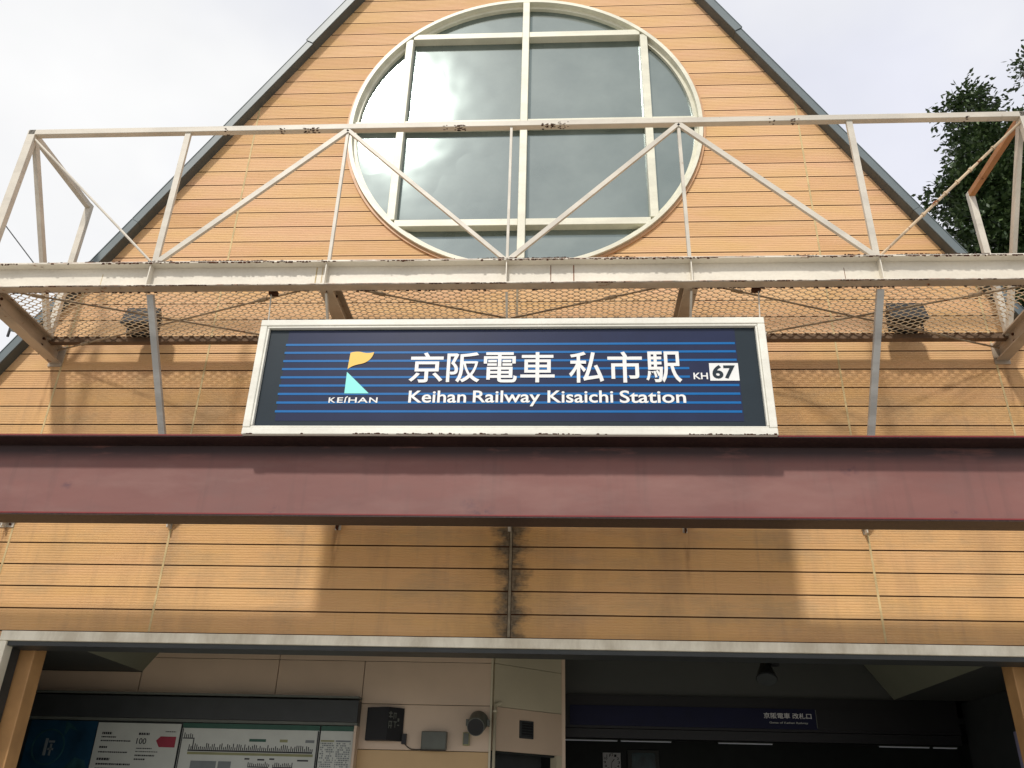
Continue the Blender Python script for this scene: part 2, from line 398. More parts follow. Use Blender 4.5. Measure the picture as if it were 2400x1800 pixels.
while zb < APEX-.05:
    for a, b in zip(edges[:-1], edges[1:]):
        gap = .007
        lo, hi = a+gap, b-gap
        if a == -.43 and zb < 4.0: lo = a+.016
        if b == -.43 and zb < 4.0: hi = b-.016
        def base(z, lo=lo, hi=hi): return max(lo, XC-half(z)-.02), min(hi, XC+half(z)+.02)
        l0, r0 = base(zb+.01)
        if r0-l0 < .02: continue
        chord = lambda z: sqrt(max(0, WR*WR-(z-WZ)**2))
        if zb+P > WZ-WR and zb < WZ+WR and l0 < WX+WR and r0 > WX-WR:
            def left(z, base=base):
                l, r = base(z); return l, min(r, WX-chord(z))
            def right(z, base=base):
                l, r = base(z); return max(l, WX+chord(z)), r
            if l0 < WX: board(zb, left)
            if r0 > WX: board(zb, right)
        else: board(zb, base)
    zb += P
zb = Z0-P                     # the two wings of wall beside the entrance
while zb > .15:
    board(zb, lambda z: (XC-half(max(z, 2.6))-.02, -4.70))
    board(zb, lambda z: (3.82, XC+half(max(z, 2.6))+.02))
    zb -= P
# backing wall with the round hole cut out: two halves
def ringpts(a0, a1, r, n): return [(WX+r*cos(a0+(a1-a0)*i/n), WZ+r*sin(a0+(a1-a0)*i/n)) for i in range(n+1)]
MB().poly([(WX, 2.84), (WX, WZ-1.9)]+ringpts(-pi/2, -3*pi/2, 1.9, 40)[1:]+[(WX, APEX-.05), (XC-half(2.84), 2.84)], .016, .2).build('wall', 'backing', B)
MB().poly([(WX, 2.84), (XC+half(2.84), 2.84), (WX, APEX-.05)]+ringpts(pi/2, -pi/2, 1.9, 40), .016, .2).build('wall', 'backing', B)
box('wall', 'backing', B, XC-half(2.6), -4.70, .016, .2, 0, 2.84)
box('wall', 'backing', B, 3.82, XC+half(2.6), .016, .2, 0, 2.84)
box('wall', 'innerdark', B, XC-half(2.6), XC+half(2.6), 9.0, 9.2, 0, 3.4)
MB().poly([(XC-half(3.4), 3.4), (XC+half(3.4), 3.4), (XC, APEX-.05)], 9.0, 9.2).build('wall', 'backing', B)
box('wall', 'pillar', B, XC-half(2.6), XC-half(2.6)+.15, .2, 9.0, 0, 2.6)
box('wall', 'pillar', B, XC+half(2.6)-.15, XC+half(2.6), .2, 9.0, 0, 2.6)
for x in JO:                   # vertical joint strips
    zt = min(10.11+(2.225-abs(x-XC))*1.7, 99)
    segs = [(2.85, zt)]
    if abs(x-WX) < WR:
        c_ = sqrt(WR**2-(x-WX)**2); segs = [(2.85, WZ-c_), (WZ+c_, zt)]
    for a, b in segs:
        if x == -.43:
            box('joint_strip', 'caulk_dirty', B, x-.011, x+.011, -.004, .016, a, b)
        else: box('joint_strip', 'caulk', B, x-.009, x+.009, -.002, .016, a, b)
# roof slabs + rake trim
for s in (-1, 1):
    sl = Vector((s*1, 0, -1.7)).normalized(); nn = Vector((s*1.7, 0, 1)).normalized()
    top = Vector((XC, 0, APEX)); L_ = (APEX-2.45)/abs(sl.z)
    def P3(t, h, y): q = top+sl*t+nn*h; return (q.x, y, q.z)
    vs = [P3(t, h, y) for y in (-.03, 9.4) for t, h in ((0, 0), (L_, 0), (L_, .075), (0, .075))]
    MB().add(vs, [(0, 1, 2, 3), (7, 6, 5, 4), (0, 4, 5, 1), (1, 5, 6, 2), (2, 6, 7, 3), (3, 7, 4, 0)]).build('roof', 'slate', B)
    xj = -2.93 if s < 0 else 2.02
    tj = abs(xj-XC)/abs(sl.x)
    t0 = tj-3.03
    while t0 < L_:
        a, b = max(0, t0), min(L_, t0+3.03)
        if b-a > .05:
            up = .012 if t0 < tj-1 else 0
            def Q(t, h, y): q = top+sl*t+nn*h; return (q.x, y, q.z)
            # inner dark soffit board, outer bright fascia sheet with a drip lip
            def slab(h0, h1, y0, y1, name, mat, e=.002):
                vs = [Q(t, h, y) for y in (y0, y1) for t, h in ((a+e, h0), (b-e, h0), (b-e, h1), (a+e, h1))]
                return MB().add(vs, [(0, 1, 2, 3), (7, 6, 5, 4), (0, 4, 5, 1), (1, 5, 6, 2), (2, 6, 7, 3), (3, 7, 4, 0)]).build(name, mat, B)
            slab(-.004, -.001, -.105-up, .012, 'rake_soffit', 'slate_dark')
            slab(.0, .078+up, -.118-up, -.032, 'rake_trim', 'slate')
            slab(.080+up, .086+up, -.124-up, 9.4, 'roof_edge', 'slate')
        t0 += 3.03

# round window
ring = MB(); n = 128
def annulus(mb, r0, r1, y0, y1, n=128, cx=WX, cz=WZ):
    vs = []
    for i in range(n):
        a = 2*pi*i/n; c, s_ = cos(a), sin(a)
        vs += [(cx+r0*c, y0, cz+r0*s_), (cx+r1*c, y0, cz+r1*s_), (cx+r1*c, y1, cz+r1*s_), (cx+r0*c, y1, cz+r0*s_)]
    fs = []
    for i in range(n):
        o, p = 4*i, 4*((i+1) % n)
        fs += [(o, p, p+1, o+1), (o+1, p+1, p+2, o+2), (o+2, p+2, p+3, o+3), (o+3, p+3, p, o)]
    return mb.add(vs, fs)
annulus(ring, 1.925, 1.968, -.055, .10)
annulus(ring, 1.885, 1.927, .012, .09)
W_ = ring.build('round_window', 'winpaint', B)
annulus(MB(), 1.970, 2.0, -.022, .014).build('window_trim', 'trimtan', W_)
A = 1.38; mw = .042; yf, yb = -.045, .075
cs = sqrt(1.90**2-A*A)
def mull(x0, x1, z0, z1, y0=yf): box('mullion', 'winpaint', W_, x0, x1, y0, yb, z0, z1, bevel=.004)
mull(WX-.04, WX+.04, WZ-1.92, WZ+1.92, yf-.012)
for s in (-1, 1):
    mull(WX+s*A-mw, WX+s*A+mw, WZ-cs-.03, WZ+cs+.03)
    for z, hz in ((A, .042), (-A, .042)):
        if s < 0: mull(WX-cs-.03 if 0 else WX-A+mw, WX-.04, WZ+z-hz, WZ+z+hz, yf+.004)
        else: mull(WX+.04, WX+A-mw, WZ+z-hz, WZ+z+hz, yf+.004)
    a, b = (WX-1.90, WX-A-mw) if s < 0 else (WX+A+mw, WX+1.90)
    mull(a, b, WZ-.045, WZ+.045, yf+.004)
    a, b = (WX-A+mw, WX-.04) if s < 0 else (WX+.04, WX+A-mw)
    mull(a, b, WZ-.045, WZ+.045, yf+.004)
# glass panes, each cut to its opening
RG = 1.917
def pane(x0, x1, z0, z1, tilt=0):
    n_ = 72
    for i in range(1):
        pts_t, pts_b = [], []
        for k in range(n_+1):
            x = x0+(x1-x0)*k/n_
            c_ = sqrt(max(0, RG*RG-x*x))
            t_, b_ = min(z1, c_), max(z0, -c_)
            if t_ > b_+1e-4: pts_t.append((WX+x, WZ+t_)); pts_b.append((WX+x, WZ+b_))
        m_ = MB().poly(pts_b+pts_t[::-1], .055, .061); zm = WZ+(z0+z1)/2
        m_.v = [(x, y-tilt*(z-zm), z) for x, y, z in m_.v]; m_.build('glass_pane', 'glass', W_)
q = mw+.0
for s in (-1, 1):
    for t in (-1, 1):
        xa = (.04, A-mw) if s > 0 else (-A+mw, -.04)
        za = (.045, A-.042) if t > 0 else (-A+.042, -.045)
        tl = (.012 if t < 0 else 0)+s*.002
        pane(*xa, *za, tl)
        pane(*xa, *((A+.042, RG) if t > 0 else (-RG, -A-.042)), .003*s)
        pane(*((A+mw, RG) if s > 0 else (-RG, -A-mw)), *((.045, RG) if t > 0 else (-RG, -.045)), .012 if t < 0 else 0)
MB().add([(WX-2, .25, WZ-2), (WX+2, .25, WZ-2), (WX+2, .25, WZ+2), (WX-2, .25, WZ+2)], [(0, 1, 2, 3)]).build('window_back', 'dark', B)

# entrance lintel and jambs
box('lintel', 'lintel', B, -4.70, 3.82, -.060, .05, 2.752, 2.832, bevel=.006)
box('lintel_underside', 'darkgrey', B, -4.64, 3.76, -.035, .21, 2.715, 2.750)  # separate dark grey piece forming the lintel underside
box('door_jamb', 'lintel', B, -4.70, -4.635, -.055, .05, 0, 2.750, bevel=.004)
box('door_jamb', 'lintel', B, 3.755, 3.82, -.055, .05, 0, 2.750, bevel=.004)
box('door_jamb', 'darkgrey', B, -4.70, -4.66, .052, .21, 0, 2.75)
box('door_jamb', 'darkgrey', B, 3.78, 3.82, .052, .21, 0, 2.75)
for x0, x1 in ((-4.72, -4.545), (3.655, 3.83)):
    box('pillar', 'pillar', B, x0, x1, .24, .42, 0, 3.1, bevel=.008)

# entrance hall: dropped ceilings at the sides, sloped boards between, panelled back wall
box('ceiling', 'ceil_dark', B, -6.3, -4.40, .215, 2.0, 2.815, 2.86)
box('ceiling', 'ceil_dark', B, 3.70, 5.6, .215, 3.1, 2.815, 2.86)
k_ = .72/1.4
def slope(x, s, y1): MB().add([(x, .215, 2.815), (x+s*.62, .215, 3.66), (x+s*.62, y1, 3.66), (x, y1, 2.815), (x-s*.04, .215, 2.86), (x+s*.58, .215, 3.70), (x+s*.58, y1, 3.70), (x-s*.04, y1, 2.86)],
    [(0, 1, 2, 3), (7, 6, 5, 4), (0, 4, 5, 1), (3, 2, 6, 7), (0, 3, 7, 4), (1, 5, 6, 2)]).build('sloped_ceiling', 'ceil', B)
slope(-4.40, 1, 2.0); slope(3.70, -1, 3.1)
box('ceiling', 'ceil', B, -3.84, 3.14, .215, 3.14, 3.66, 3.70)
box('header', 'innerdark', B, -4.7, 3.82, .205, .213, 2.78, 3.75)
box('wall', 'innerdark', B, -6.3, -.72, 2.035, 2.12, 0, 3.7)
pan = [(-6.3, -4.41, 2.54, 2.81, 'panel'), (-4.40, -2.953, 2.962, 3.64, 'panel'), (-2.947, -.70, 2.962, 3.64, 'panel'), (-4.40, -2.953, 2.543, 2.957, 'panel'), (-2.947, -2.043, 2.543, 2.957, 'panel'),
       (-2.037, -.70, 2.543, 2.957, 'panel'), (-2.06, -.70, 2.113, 2.538, 'panel'), (-2.06, -.70, .06, 2.108, 'panel_tan'), (-6.3, -2.066, .06, 2.538, 'panel')]
for a, b, c, d, mt in pan: box('wall_panel', mt, B, a+.001, b, 2.0, 2.034, c, d, bevel=.003)
# splayed wall turning towards the gates
da = Vector((.70, .62, 0)).normalized(); na = Vector((.62, -.70, 0)).normalized(); o0 = Vector((-.695, 2.0, 0)); LA = Vector((.70, .62, 0)).length
def splay(t0, t1, z0, z1, h0, h1, name, mat):
    ps = [o0+da*t+na*h for h in (h1, h0) for t in (t0, t1)]
    return MB().add([(ps[0].x, ps[0].y, z0), (ps[1].x, ps[1].y, z0), (ps[3].x, ps[3].y, z0), (ps[2].x, ps[2].y, z0), (ps[0].x, ps[0].y, z1), (ps[1].x, ps[1].y, z1), (ps[3].x, ps[3].y, z1), (ps[2].x, ps[2].y, z1)],
        [(0, 3, 2, 1), (4, 5, 6, 7), (0, 1, 5, 4), (1, 2, 6, 5), (2, 3, 7, 6), (3, 0, 4, 7)]).build(name, mat, B)
splay(.0, LA, 2.11, 3.66, -.08, -.034, 'wall', 'innerdark')
splay(.02, LA, 2.963, 3.64, -.03, 0, 'wall_panel', 'panel_pale')
splay(.02, LA, 2.545, 2.958, -.03, 0, 'wall_panel', 'panel_pale')
splay(.02, LA, 2.13, 2.54, -.03, 0, 'wall_panel', 'panel')
splay(LA-.07, LA, .06, 2.128, -.10, 0, 'wall', 'panel_pale')
splay(.05, LA-.07, .06, 2.128, -.30, -.25, 'wall', 'darkgrey')
MB().box(-.718, -.697, 1.985, 2.03, .06, 3.64).build('corner_trim', 'panel_pale', B)
box('wall', 'panel', B, .002, .045, 2.63, 3.12, .06, 3.66)
# beyond: dark wall above the gate fascia, dark ticket hall
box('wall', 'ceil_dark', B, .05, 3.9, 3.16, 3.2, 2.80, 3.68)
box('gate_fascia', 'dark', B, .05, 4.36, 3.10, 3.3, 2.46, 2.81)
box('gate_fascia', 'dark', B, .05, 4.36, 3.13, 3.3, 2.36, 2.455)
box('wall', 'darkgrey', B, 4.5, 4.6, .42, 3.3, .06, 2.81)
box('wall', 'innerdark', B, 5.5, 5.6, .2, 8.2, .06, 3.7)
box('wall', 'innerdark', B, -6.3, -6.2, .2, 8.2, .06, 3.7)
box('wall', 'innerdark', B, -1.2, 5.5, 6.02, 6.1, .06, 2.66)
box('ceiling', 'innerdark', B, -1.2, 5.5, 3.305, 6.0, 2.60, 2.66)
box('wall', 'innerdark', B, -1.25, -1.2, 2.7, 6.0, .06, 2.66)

# ------------------------------------------------------------------ rusted walkway truss on the facade
NX = [XC+1.51*(i-3) for i in range(7)]
D = -1.30
ZD, ZT = 5.65, 7.18
T = empty('walkway_truss', 'rusty cream steel walkway frame projecting from the gable below the round window', 'walkway')
# front channel, open to the street
bm = MB(); bm.box(NX[0]-.45, NX[6]+.45, D+.005, D+.018, 5.420, 5.634)
fb = bm.build('front_beam', 'beam', T)
MB().box(NX[0]-.45, NX[6]+.45, D-.075, D+.020, 5.635, 5.650).build('beam_flange', 'beam', fb)
MB().box(NX[0]-.45, NX[6]+.45, D-.075, D+.020, 5.409, 5.419).build('beam_flange', 'beam', fb)
MB().box(NX[0]-.45, NX[6]+.45, D-.068, D+.019, 5.404, 5.408).build('beam_soffit', 'deckmetal', fb)
for x in NX[1:6]: MB().box(x-.004, x+.004, D-.062, D+.004, 5.420, 5.634).build('stiffener_plate', 'beam', fb)
for x, w_ in ((-.08, .006), (.11, .008), (-2.05, .010), (-2.00, .006), (2.3, .004), (-3.9, .004)):
    MB().box(x-w_/2, x+w_/2, D+.0035, D+.0046, 5.425, 5.63 if w_ > .005 else 5.58).build('rust_streak', 'streak' if x > -1 else 'caulk', fb)
# chords, posts, braces
MB().box(NX[0]-.03, NX[6]+.03, D-.03, D+.03, ZT-.03, ZT+.03).build('top_rail', 'cream', T, bevel=.004)
for i, wd in ((1, .052), (2, .026), (3, .022), (4, .028), (5, .052)):
    MB().bar((NX[i], D, ZD), (NX[i], D, ZT-.03), wd, .03).build('post', 'cream', T)
e = .03
for a, b, wd, dp, mt in ((1, 2, .048, .03, 'cream'), (3, 2, .034, .03, 'cream'), (3, 4, .040, .03, 'cream'), (5, 4, .048, .03, 'cream')):
    MB().bar((NX[a], D-.012, ZD+.01), (NX[b], D-.012, ZT-.035), wd, dp).build('diagonal_brace', mt, T)
MB().tube((NX[0], D, ZT-.03), (NX[1], D, ZD+.01), .011).build('tie_rod', 'cream', T)
br = MB().tube((NX[6], D, ZT-.04), (NX[5], D, ZD+.01), .0125).build('diagonal_brace', 'cream_deep', T)
br['label'] = 'corroded pipe brace with knobbly rust'
pa, pb = Vector((NX[6], D, ZT-.04)), Vector((NX[5], D, ZD+.01))
for f in (.22, .38, .47, .55, .62, .7): 
    p = pa.lerp(pb, f); dd = (pb-pa).normalized()*.018
    MB().tube(p-dd*.6, p+dd*.7, .019, 7).build('rust_lump', 'cream_deep', br)
for i, s in ((0, -1), (6, 1)):
    x = NX[i]
    MB().bar((x, D, ZD), (x, D, ZT+.03), .075, .06).build('corner_post', 'cream', T, bevel=.004)
    r = MB().bar((x, D+.03, ZT), (x, -.22, ZT), .055, .055, (0, 0, 1)).build('return_rail', 'cream' if s < 0 else 'orange_rust', T)
    if s > 0: r['label'] = 'return rail with its underside rusted orange'
    MB().bar((x, -.22, ZD-.09), (x, -.22, ZT+.03), .06, .05).build('rear_post', 'cream', T)
    MB().bar((x-s*.01, D+.03, ZT-.03), (x-s*.01, -.26, ZD-.05), .06, .04, (1, 0, 0)).build('end_brace', 'cream', T)
# cantilevers, joists, rear angle
def ibeam(x, y0, y1, z0, z1, w_, t=.014):
    m_ = MB(); m_.box(x-w_/2, x+w_/2, y0, y1, z1-t, z1); m_.box(x-w_/2, x+w_/2, y0, y1, z0, z0+t); m_.box(x-.006, x+.006, y0, y1, z0+t, z1-t); return m_
for i in (0, 2, 4, 6):
    c = ibeam(NX[i], D+.021, 0, 5.412, 5.585, .11).build('cantilever_beam', 'deckmetal', T)
    MB().box(NX[i]-.07, NX[i]+.07, -.014, 0, 5.38, 5.60).build('wall_plate', 'deckmetal', c)
    for y in (-.30, -1.0):
        for sx in (-1, 1):
            for z in (5.46, 5.53): MB().tube((NX[i]+sx*.006, y, z), (NX[i]+sx*.02, y, z), .013, 6).build('bolt', 'rust', c)
MB().box(NX[0], NX[6], -.215, -.15, 5.540, 5.589).build('rear_angle', 'rearsteel', T)
# expanded metal floor
mm = MB(); px, ry = .104, .031
x0, x1, y0, y1 = NX[0]+.02, NX[6]-.02, -1.25, -.17
nr = int((y1-y0)/ry); ncol = int((x1-x0)/px)
for j in range(nr):
    off = 0 if j % 2 == 0 else px/2
    for i in range(ncol):
        cx = x0+i*px+off; ya = y0+j*ry
        if cx+px/2 > x1: continue
        jx = random.uniform(-.003, .003)
        for sgn in (-1, 1):
            if cx+sgn*px/2 < x0: continue
            a = Vector((cx+sgn*.008+jx, ya, 5.598)); b = Vector((cx+sgn*(px/2-.008)+jx, ya+ry, 5.594))
            mm.bar(a, b, .0108, .004, (0, -.45, 1))
        mm.bar((cx-.012+jx, ya, 5.598), (cx+.012+jx, ya, 5.598), .016, .004, (0, -.35, 1))
fl = mm.build('mesh_floor', 'mesh', T, kind='stuff')
# plan bracing rods with turnbuckles
for a, b in ((0, 2), (2, 4), (4, 6)):
    for flip in (0, 1):
        pa = Vector((NX[a]+.06, -.12 if not flip else D+.08, 5.50)); pb = Vector((NX[b]-.06, D+.08 if not flip else -.12, 5.50-.012*flip))
        rd = MB().tube(pa, pb, .0085, 6).build('bracing_rod', 'rod', T)
        for f in (.12, .80): 
            p = pa.lerp(pb, f); dd = (pb-pa).normalized()*.05
            MB().tube(p-dd, p+dd, .017, 6).build('turnbuckle', 'rod', rd)
# raking struts down to wall brackets
for i, x in enumerate(NX):
    mt = 'galv' if i in (1, 5) else 'cream'
    wd = .055 if i in (0, 1, 5, 6) else .018
    MB().bar((x, D+.05, 5.40), (x, -.03, 3.79), wd, .035, (1, 0, 0) if 0 else (0, 1, 0)).build('raking_strut', mt, T)
    bw = (.07, .014, .026, .014, .020, .014, .06)[i]
    k = MB().box(x-bw, x+bw, -.010, 0, 3.745, 3.84).build('wall_bracket', 'cream', T)
    MB().box(x-.006, x+.006, -.075, -.012, 3.74, 3.84).build('bracket_fin', 'rust' if i in (2, 4) else 'cream', k)
    for sx in ((-1, 1) if bw > .05 else ()): MB().tube((x+sx*.04, -.024, 3.77), (x+sx*.04, -.010, 3.77), .010, 6).build('bolt', 'rust', k)
for x in (NX[1], NX[2], NX[3], NX[4], NX[5]):
    MB().box(x-.05, x+.05, D-.05, D+.03, ZD+.005, ZD+.012).build('node_plate', 'rust', T)
# flaking rust crusts along the steel edges
def crust(name, parent, x0, x1, y, z, cover, hmax, seed, up=1, MBc=MB, dens=None):
    rn = random.Random(seed); m_ = MBc(); x = x0
    while x < x1:
        big = sin(x*2.1+seed)+.8*sin(x*5.3+seed*2)+.5*sin(x*13+seed) > (1-cover)*2-1
        w_ = rn.uniform(.008, .03)
        if (big and rn.random() < .85) or rn.random() < .04:
            h_ = hmax*rn.uniform(.15, 1)**1.6
            z0_, z1_ = (z, z+h_) if up > 0 else (z-h_, z)
            m_.add([(x, y, z0_), (x+w_, y, z0_), (x+w_*rn.uniform(.6, 1), y-.0015, z1_), (x+w_*rn.uniform(0, .4), y-.0015, z1_),
                    (x, y+.004, z0_), (x+w_, y+.004, z0_), (x+w_, y+.004, z1_), (x, y+.004, z1_)],
                   [(0, 1, 2, 3), (7, 6, 5, 4), (0, 4, 5, 1), (1, 5, 6, 2), (2, 6, 7, 3), (3, 7, 4, 0)])
        x += w_*rn.uniform(.7, 1.3)
    return m_.build(name, 'rust', parent, kind='stuff')
crust('rust_crust', fb, NX[0]-.3, NX[6]+.4, D-.079, 5.638, .74, .016, 1, -1)
crust('rust_crust', fb, NX[0]-.3, NX[6]+.4, D-.077, 5.649, .35, .010, 2, 1)
crust('rust_crust', fb, NX[0]-.3, NX[6]+.4, D-.077, 5.410, .30, .010, 3, -1)
crust('rust_crust', fb, NX[0]-.3, NX[6]+.4, D+.016, 5.406, .45, .016, 4, -1)
tr_ = [o for o in T.children if o.name.startswith('top_rail')][0]
for k_, (x, wd) in enumerate(((-2.32, .10), (-2.55, .04), (-.94, .13), (-.085, .12), (.02, .05), (2.09, .05), (1.9, .03), (-3.1, .03), (3.6, .03))):
    rn = random.Random(50+k_); m_ = MB()
    for q_ in range(int(wd*130)):
        xx = x+rn.gauss(0, wd*.4); zz = ZT-.03+abs(rn.gauss(0, .010)); a_ = rn.uniform(.004, .012); b_ = rn.uniform(.002, .006)
        m_.box(xx-a_, xx+a_, D-.0325, D-.0295, zz-.001, zz+b_)
        yy = D+rn.uniform(-.03, .02); m_.box(xx-a_, xx+a_, yy, yy+b_*2, ZT-.0325, ZT-.0295)
    m_.build('rust_patch', 'rust', tr_, kind='stuff')

# two floodlights standing on the mesh
def deck_flood(x, lab):
    base = (x, -.22, 5.60)
    t = empty('floodlight', lab, 'floodlight', base, 'floodlights standing on the walkway')
    m_ = Local(base); m_.box(x-.10, x+.10, -.27, -.17, 5.60, 5.615); m_.build('base_plate', 'dark', t)
    m_ = Local(base); m_.bar((x-.15, -.22, 5.615), (x-.15, -.22, 5.80), .015, .03); m_.bar((x+.15, -.22, 5.615), (x+.15, -.22, 5.80), .015, .03); m_.bar((x-.15, -.22, 5.622), (x+.15, -.22, 5.622), .015, .03); m_.build('bracket', 'dark', t)
    m_ = Local(base)
    vs = [(x-.17, -.37, 5.66), (x+.17, -.37, 5.66), (x+.17, -.29, 5.88), (x-.17, -.29, 5.88), (x-.11, -.11, 5.68), (x+.11, -.11, 5.68), (x+.11, -.11, 5.84), (x-.11, -.11, 5.84)]
    m_.add(vs, [(0, 1, 2, 3), (7, 6, 5, 4), (0, 4, 5, 1), (1, 5, 6, 2), (2, 6, 7, 3), (3, 7, 4, 0)]).build('lamp_housing', 'dark', t, bevel=.01)
    m_ = Local(base); m_.add([(x-.15, -.373, 5.675), (x+.15, -.373, 5.675), (x+.15, -.299, 5.87), (x-.15, -.299, 5.87)], [(0, 1, 2, 3)]).build('lamp_glass', 'dark', t)
deck_flood(-4.05, 'dark floodlight seen through the mesh floor, left of the station sign')
deck_flood(3.18, 'dark floodlight seen through the mesh floor, right of the station sign')

# ------------------------------------------------------------------ station sign
SX0, SX1, SZ0, SZ1 = -2.431, 1.591, 4.072, 5.086
sb = ((SX0+SX1)/2, -1.25, 4.07)
S = empty('station_sign', 'long navy station name sign in a cream frame hung below the walkway', 'sign', sb)
def SL(): return Local(sb)
yF = -1.335
SL().box(SX0+.01, SX1-.01, -1.29, -1.272, SZ0+.05, SZ1-.01).build('sign_box', 'signframe', S)
fw = .058
for bx in ((SX0, SX1, SZ1-fw, SZ1), (SX0, SX1, SZ0, SZ0+fw), (SX0, SX0+fw, SZ0+fw+.001, SZ1-fw-.001), (SX1-fw, SX1, SZ0+fw+.001, SZ1-fw-.001)):
    f_ = SL().box(bx[0], bx[1], yF-.012, -1.304, bx[2], bx[3]).build('frame_bar', 'signframe', S, bevel=.008)
i0, i1, j0, j1 = SX0+fw, SX1-fw, SZ0+fw, SZ1-fw
for bx in ((i0, i1, j1-.018, j1), (i0, i1, j0, j0+.018), (i0, i0+.018, j0+.019, j1-.019), (i1-.018, i1, j0+.019, j1-.019)):
    SL().box(bx[0]+.001, bx[1]-.001, yF-.004, -1.2912, bx[2]+.001, bx[3]-.001).build('inner_bead', 'signframe', S, bevel=.004)
yp = -1.305
SL().box(i0, i1, yp, -1.291, j0, j1).build('sign_face', 'signbase', S)
pr = SL().box(-2.20, 1.36, yp-.002, yp-.0003, 4.20, 5.0).build('navy_print', 'signnavy', S)
zs = [4.87, 4.797, 4.722, 4.65, 4.576, 4.503, 4.43, 4.355, 4.28]
for k, z in enumerate(zs):
    z += .0
    x1 = .985 if k in (3, 4) else 1.352
    SL().box(-2.21, x1, yp-.004, yp-.0022, z-.0095, z+.0095).build('blue_stripe', 'stripe', S)
def curvepts(p0, p1, p2, n): return [tuple((1-t)**2*a+2*t*(1-t)*b+t*t*c for a, b, c in zip(p0, p1, p2)) for t in [i/n for i in range(n)]]
fl_pts = curvepts((-1.675, 4.795), (-1.62, 4.812), (-1.575, 4.797), 6)+curvepts((-1.575, 4.797), (-1.53, 4.785), (-1.485, 4.80), 6)+curvepts((-1.485, 4.80), (-1.50, 4.705), (-1.60, 4.69), 8)+curvepts((-1.60, 4.69), (-1.66, 4.675), (-1.683, 4.645), 5)+[(-1.683, 4.645)]
SL().poly(fl_pts[::-1], yp-.007, yp-.0043).build('yellow_flag_mark', 'yellow', S)
SL().poly([(-1.684, 4.622), (-1.684, 4.433), (-1.492, 4.433)], yp-.007, yp-.0043).build('teal_triangle_mark', 'teal', S)
class off: pass
def stext(name, body, x0, x1, z0, z1, offset, mat='letter', y=yp-.0045, thick=.003, shear=0):
    r = text(name, body, x0-sb[0], x1-sb[0], z0-sb[2], z1-sb[2], y-sb[1], mat, S, offset, thick, shear); return r
for k_, (ch, a_, b_) in enumerate((('京', -1.19, -.925), ('阪', -.897, -.635), ('電', -.607, -.345), ('車', -.318, -.052))): stext('lettering', ch, a_, b_, 4.527, 4.794, .012)
for ch, a_, b_ in (('私', .060, .328), ('市', .358, .625), ('駅', .652, .925)): stext('lettering', ch, a_, b_, 4.524, 4.796, .012)
# latin lettering is a touch heavier
for wd_, a_, b_, z_ in (('Keihan', -1.178, -.731, 4.352), ('Railway', -.679, -.162, 4.322), ('Kisaichi', -.106, .394, 4.352), ('Station', .443, .942, 4.350)):
    stext('lettering', wd_, a_, b_, z_, 4.456, .014)
for ch_x0, ch_x1, ch in ((-1.800, -1.745, 'K'), (-1.733, -1.688, 'E'), (-1.645, -1.580, 'H'), (-1.572, -1.492, 'A'), (-1.482, -1.418, 'N')):
    stext('lettering', ch, ch_x0+.0, ch_x1+.0, 4.352, 4.398, .012)
# the I of the emblem is a small leaning stroke with a hook
SL().poly([(-1.678, 4.352), (-1.667, 4.352), (-1.664, 4.392), (-1.652, 4.404), (-1.656, 4.409), (-1.672, 4.398)], yp-.0075, yp-.0045).build('lettering', 'letter', S)
stext('lettering', 'KH', 1.012, 1.121, 4.552, 4.608, .016)
SL().box(1.137, 1.358, yp-.006, yp-.0043, 4.540, 4.692).build('number_plate', 'letter', S)
stext('lettering', '67', 1.157, 1.332, 4.556, 4.674, .030, 'signbase', yp-.0063, .002)
crust('rust_crust', S, SX0+.02-sb[0], SX1-.02-sb[0], yF-.0135-sb[1], SZ0+.001-sb[2], .55, .012, 9, 1)
# hangers
for x, z1_ in ((-2.40, 5.40), (1.575, 5.40)):
    h = SL().tube((x, -1.275, SZ1), (x-.02*(-1 if x > 0 else 1), -1.275, z1_), .006, 6).build('hanger_rod', 'cream', S)
    SL().box(x-.035, x+.035, -1.30, -1.25, z1_-.03, z1_).build('hanger_clamp', 'rust', S)
for z in (5.0, 4.93): SL().tube((SX0-.016, -1.25, z), (SX0, -1.25, z), .009, 6).build('bolt', 'rust', S)
SL().tube((SX1, -1.25, 4.99), (SX1+.03, -1.25, 4.99), .012, 6).build('bolt', 'cream', S)

S.location = (sb[0]+.003, -1.21, 4.07+.018); S.scale = (1.007, 1, 1.007)
# ------------------------------------------------------------------ maroon channel beam
bb = (XC, -1.16, 3.455)
K = empty('maroon_beam', 'huge faded maroon steel channel beam crossing the whole front under the sign', 'beam', bb)
xa, xb = -9.2, 8.4
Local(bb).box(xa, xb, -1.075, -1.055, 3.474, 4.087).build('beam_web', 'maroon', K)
Local(bb).box(xa, xb, -1.262, -1.05, 4.088, 4.104).build('beam_flange', 'maroon_shaded', K)
Local(bb).box(xa, xb, -1.262, -1.05, 3.455, 3.473).build('beam_flange', 'maroon_shaded', K)
Local(bb).box(xa, xb, -1.265, -1.263, 4.095, 4.106).build('flange_lip', 'maroon_lip', K)
Local(bb).box(xa, xb, -1.265, -1.263, 3.465, 3.475).build('flange_lip', 'maroon_lip', K)
for x in (-9.0, 8.2):
    Local(bb).box(x-.15, x+.15, -1.30, -1.0, 0, 3.453).build('column', 'maroon', K)

